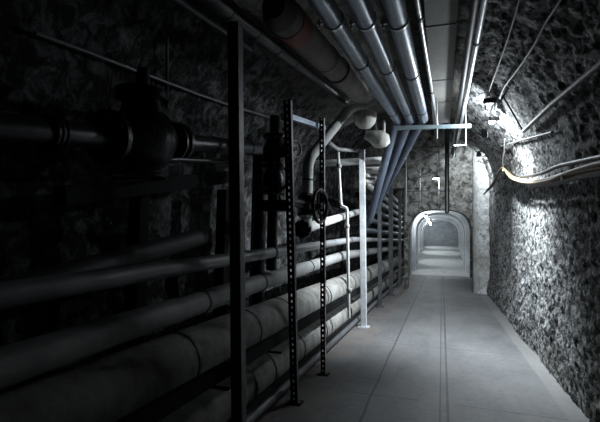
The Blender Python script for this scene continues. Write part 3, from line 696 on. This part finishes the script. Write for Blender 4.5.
# ------------------------------------------------------------------ hanging clutter before the archway
YH = 13.0
fr = empty('hanging_pipework', at(420, 205, Y=YH), 'thin pale hanging pipe frame in front of the stone archway', 'frame')
for a, b in (((406, 155), (406, 222)), ((420, 160), (420, 205)), ((439, 133), (439, 205))): MB().cyl(at(*a, Y=YH), at(*b, Y=YH), 0.022 if a[0] == 406 else 0.012, 10).build('rod', 'pipe_light', fr)
for a, b in (((408, 164), (434, 151)), ((400, 192), (444, 190)), ((415, 147), (444, 147)), ((412, 178), (440, 176))): MB().bar(at(*a, Y=YH), at(*b, Y=YH), 0.03, 0.025).build('rail', 'pipe_light' if a[1] == 164 else 'dark_steel', fr)
jb = at(436, 177, Y=YH - 0.1); o = tag(MB().box(jb, (0.2, 0.09, 0.09), None, 0.02).build('lamp_box', 'box_white'), 'small white lit lamp box hung on the pale pipe frame', 'lamp'); MB().box(jb + V((0, 0, -0.05)), (0.16, 0.07, 0.02)).build('diffuser', 'bulb', o); JB = jb
dp0, dp1 = at(446, 128, Y=11.0), at(447, 212, Y=11.0)
o = pipe('downpipe', 'dark vertical pipe hanging in front of the archway crown', [V((dp1.x, 11.0, 5.42)), dp1], 0.05, 'pipe_dark'); ring(o, 'collar', dp1 + V((0, 0, 0.5)), (0, 0, 1), 0.062, 0.06, 'iron')
MB().ball(dp1, 0.05, (0, 0, 1), 0.8).build('end_cap', 'pipe_dark', o)

# ------------------------------------------------------------------ lights
def point(name, p, e, col=(0.86, 0.94, 1.0), r=0.04):
    l = bpy.data.lights.new(name, 'POINT'); l.energy = e; l.color = col; l.shadow_soft_size = r
    o = bpy.data.objects.new(name, l); C.objects.link(o); o.location = p; return o
def wall_lamp(y, ang, e, label, x=None):
    p = V((CX + (R - 0.2) * math.cos(ang), y, S + (R - 0.2) * math.sin(ang)))
    r = empty('bulkhead_lamp', p, label, 'lamp')
    nn = (V((CX, y, S)) - p).normalized()
    MB().lathe(p - nn * 0.17, nn, [(0, 0.07), (0.04, 0.07), (0.05, 0.05)], 16).build('base', 'dark_steel', r)
    MB().ball(p - nn * 0.08, 0.045, nn, 1.3).build('bulb', 'bulb', r)
    point('lamp_light', p + nn * 0.02, e); return r
def spot(name, p, dirv, e, ang, blend, col=(0.86, 0.94, 1.0), r=0.03):
    l = bpy.data.lights.new(name, 'SPOT'); l.energy = e; l.color = col; l.shadow_soft_size = r; l.spot_size = math.radians(ang); l.spot_blend = blend
    o = bpy.data.objects.new(name, l); C.objects.link(o); o.location = p; o.rotation_euler = V(dirv).to_track_quat('-Z', 'Y').to_euler(); return o
spot('lamp_light', lb + V((-0.02, 0.04, -0.04)), (-0.24, 0.32, -0.87), LAMP, 152, 0.8, r=0.04)
point('lamp_light', GL, 100, r=0.04)
point('lamp_light', JB + V((0, 0, -0.12)), 30, r=0.05)
pl = V((1.02, YB - 1.3, 4.15)); r = empty('bulkhead_lamp', pl, 'second lamp, turned away towards the bright right pier', 'lamp'); ld = V((0.10, 1, -0.75)).normalized()
MB().lathe(pl - ld * 0.10, ld, [(0, 0.03), (0.03, 0.05), (0.10, 0.065), (0.14, 0.07)], 16).build('shade', 'dark_steel', r); MB().ball(pl, 0.045, ld, 0.8).build('bulb', 'bulb', r)
MB().tube([pl - ld * 0.08, pl + V((0.22, -0.05, 0.12))], 0.012, 8).build('stalk', 'dark_steel', r)
spot('lamp_light', pl + ld * 0.06, ld, 150, 150, 0.5)
fill_p = V((0.05, 8.6, 3.72)); r = empty('bulkhead_lamp', fill_p, 'small added fill lamp under the crown just behind the crossbar', 'lamp')
MB().lathe(fill_p + V((0, 0, 0.05)), (0, 0, 1), [(0.0, 0.06), (0.08, 0.05), (0.3, 0.02)], 16).build('base', 'dark_steel', r); MB().ball(fill_p + V((0, 0, 0.03)), 0.03).build('bulb', 'bulb', r)
spot('lamp_light', fill_p + V((-0.03, -0.02, -0.02)), (-0.85, -0.02, -0.42), 110, 100, 0.8)  # fill light added to brighten the pipes and fittings at upper left
pm = V((0.0, 18.2, 3.95)); r = empty('bulkhead_lamp', pm, 'third lamp, on the crown behind the header wall', 'lamp')
MB().lathe(pm + V((0, 0, 0.03)), (0, 0, 1), [(0.0, 0.07), (0.12, 0.07)], 16).build('base', 'dark_steel', r); MB().ball(pm, 0.05).build('bulb', 'bulb', r)
point('lamp_light', pm + V((0, 0, -0.08)), 45)
for y, e in ((22.0, 85), (25.5, 80), (29.5, 75), (32.3, 50)):
    p = V((-0.75, y, 2.68)); r = empty('bulkhead_lamp', p, 'corridor lamp %s' % {22.0: 'just inside the archway', 25.5: 'second beyond the archway', 29.5: 'third beyond the archway', 32.3: 'nearest the grey end wall'}[y], 'lamp')
    MB().ball(p + V((0, 0, 0.08)), 0.06).build('bulb', 'bulb', r); MB().lathe(p + V((0, 0, 0.12)), (0, 0, 1), [(0, 0.07), (0.12, 0.07)], 14).build('base', 'galv', r)
    spot('lamp_light', p + V((0.1, 0, -0.02)), (0.30, 0.0, -1), e * 1.5, 74, 0.35); point('lamp_light', p + V((0.05, 0, -0.02)), e * 0.5, r=0.05)

w = bpy.data.worlds.new('world'); sc.world = w; w.use_nodes = True
w.node_tree.nodes['Background'].inputs[0].default_value = (0.5, 0.6, 0.7, 1); w.node_tree.nodes['Background'].inputs[1].default_value = 0.0
for o in bpy.data.objects:
    if '_o' in o: del o['_o']
sc.cycles.diffuse_bounces = 1
sc.view_settings.view_transform = 'Standard'; sc.view_settings.look = 'None'; sc.view_settings.gamma = 1; sc.view_settings.use_curve_mapping = False
sc.view_settings.exposure = 0.0
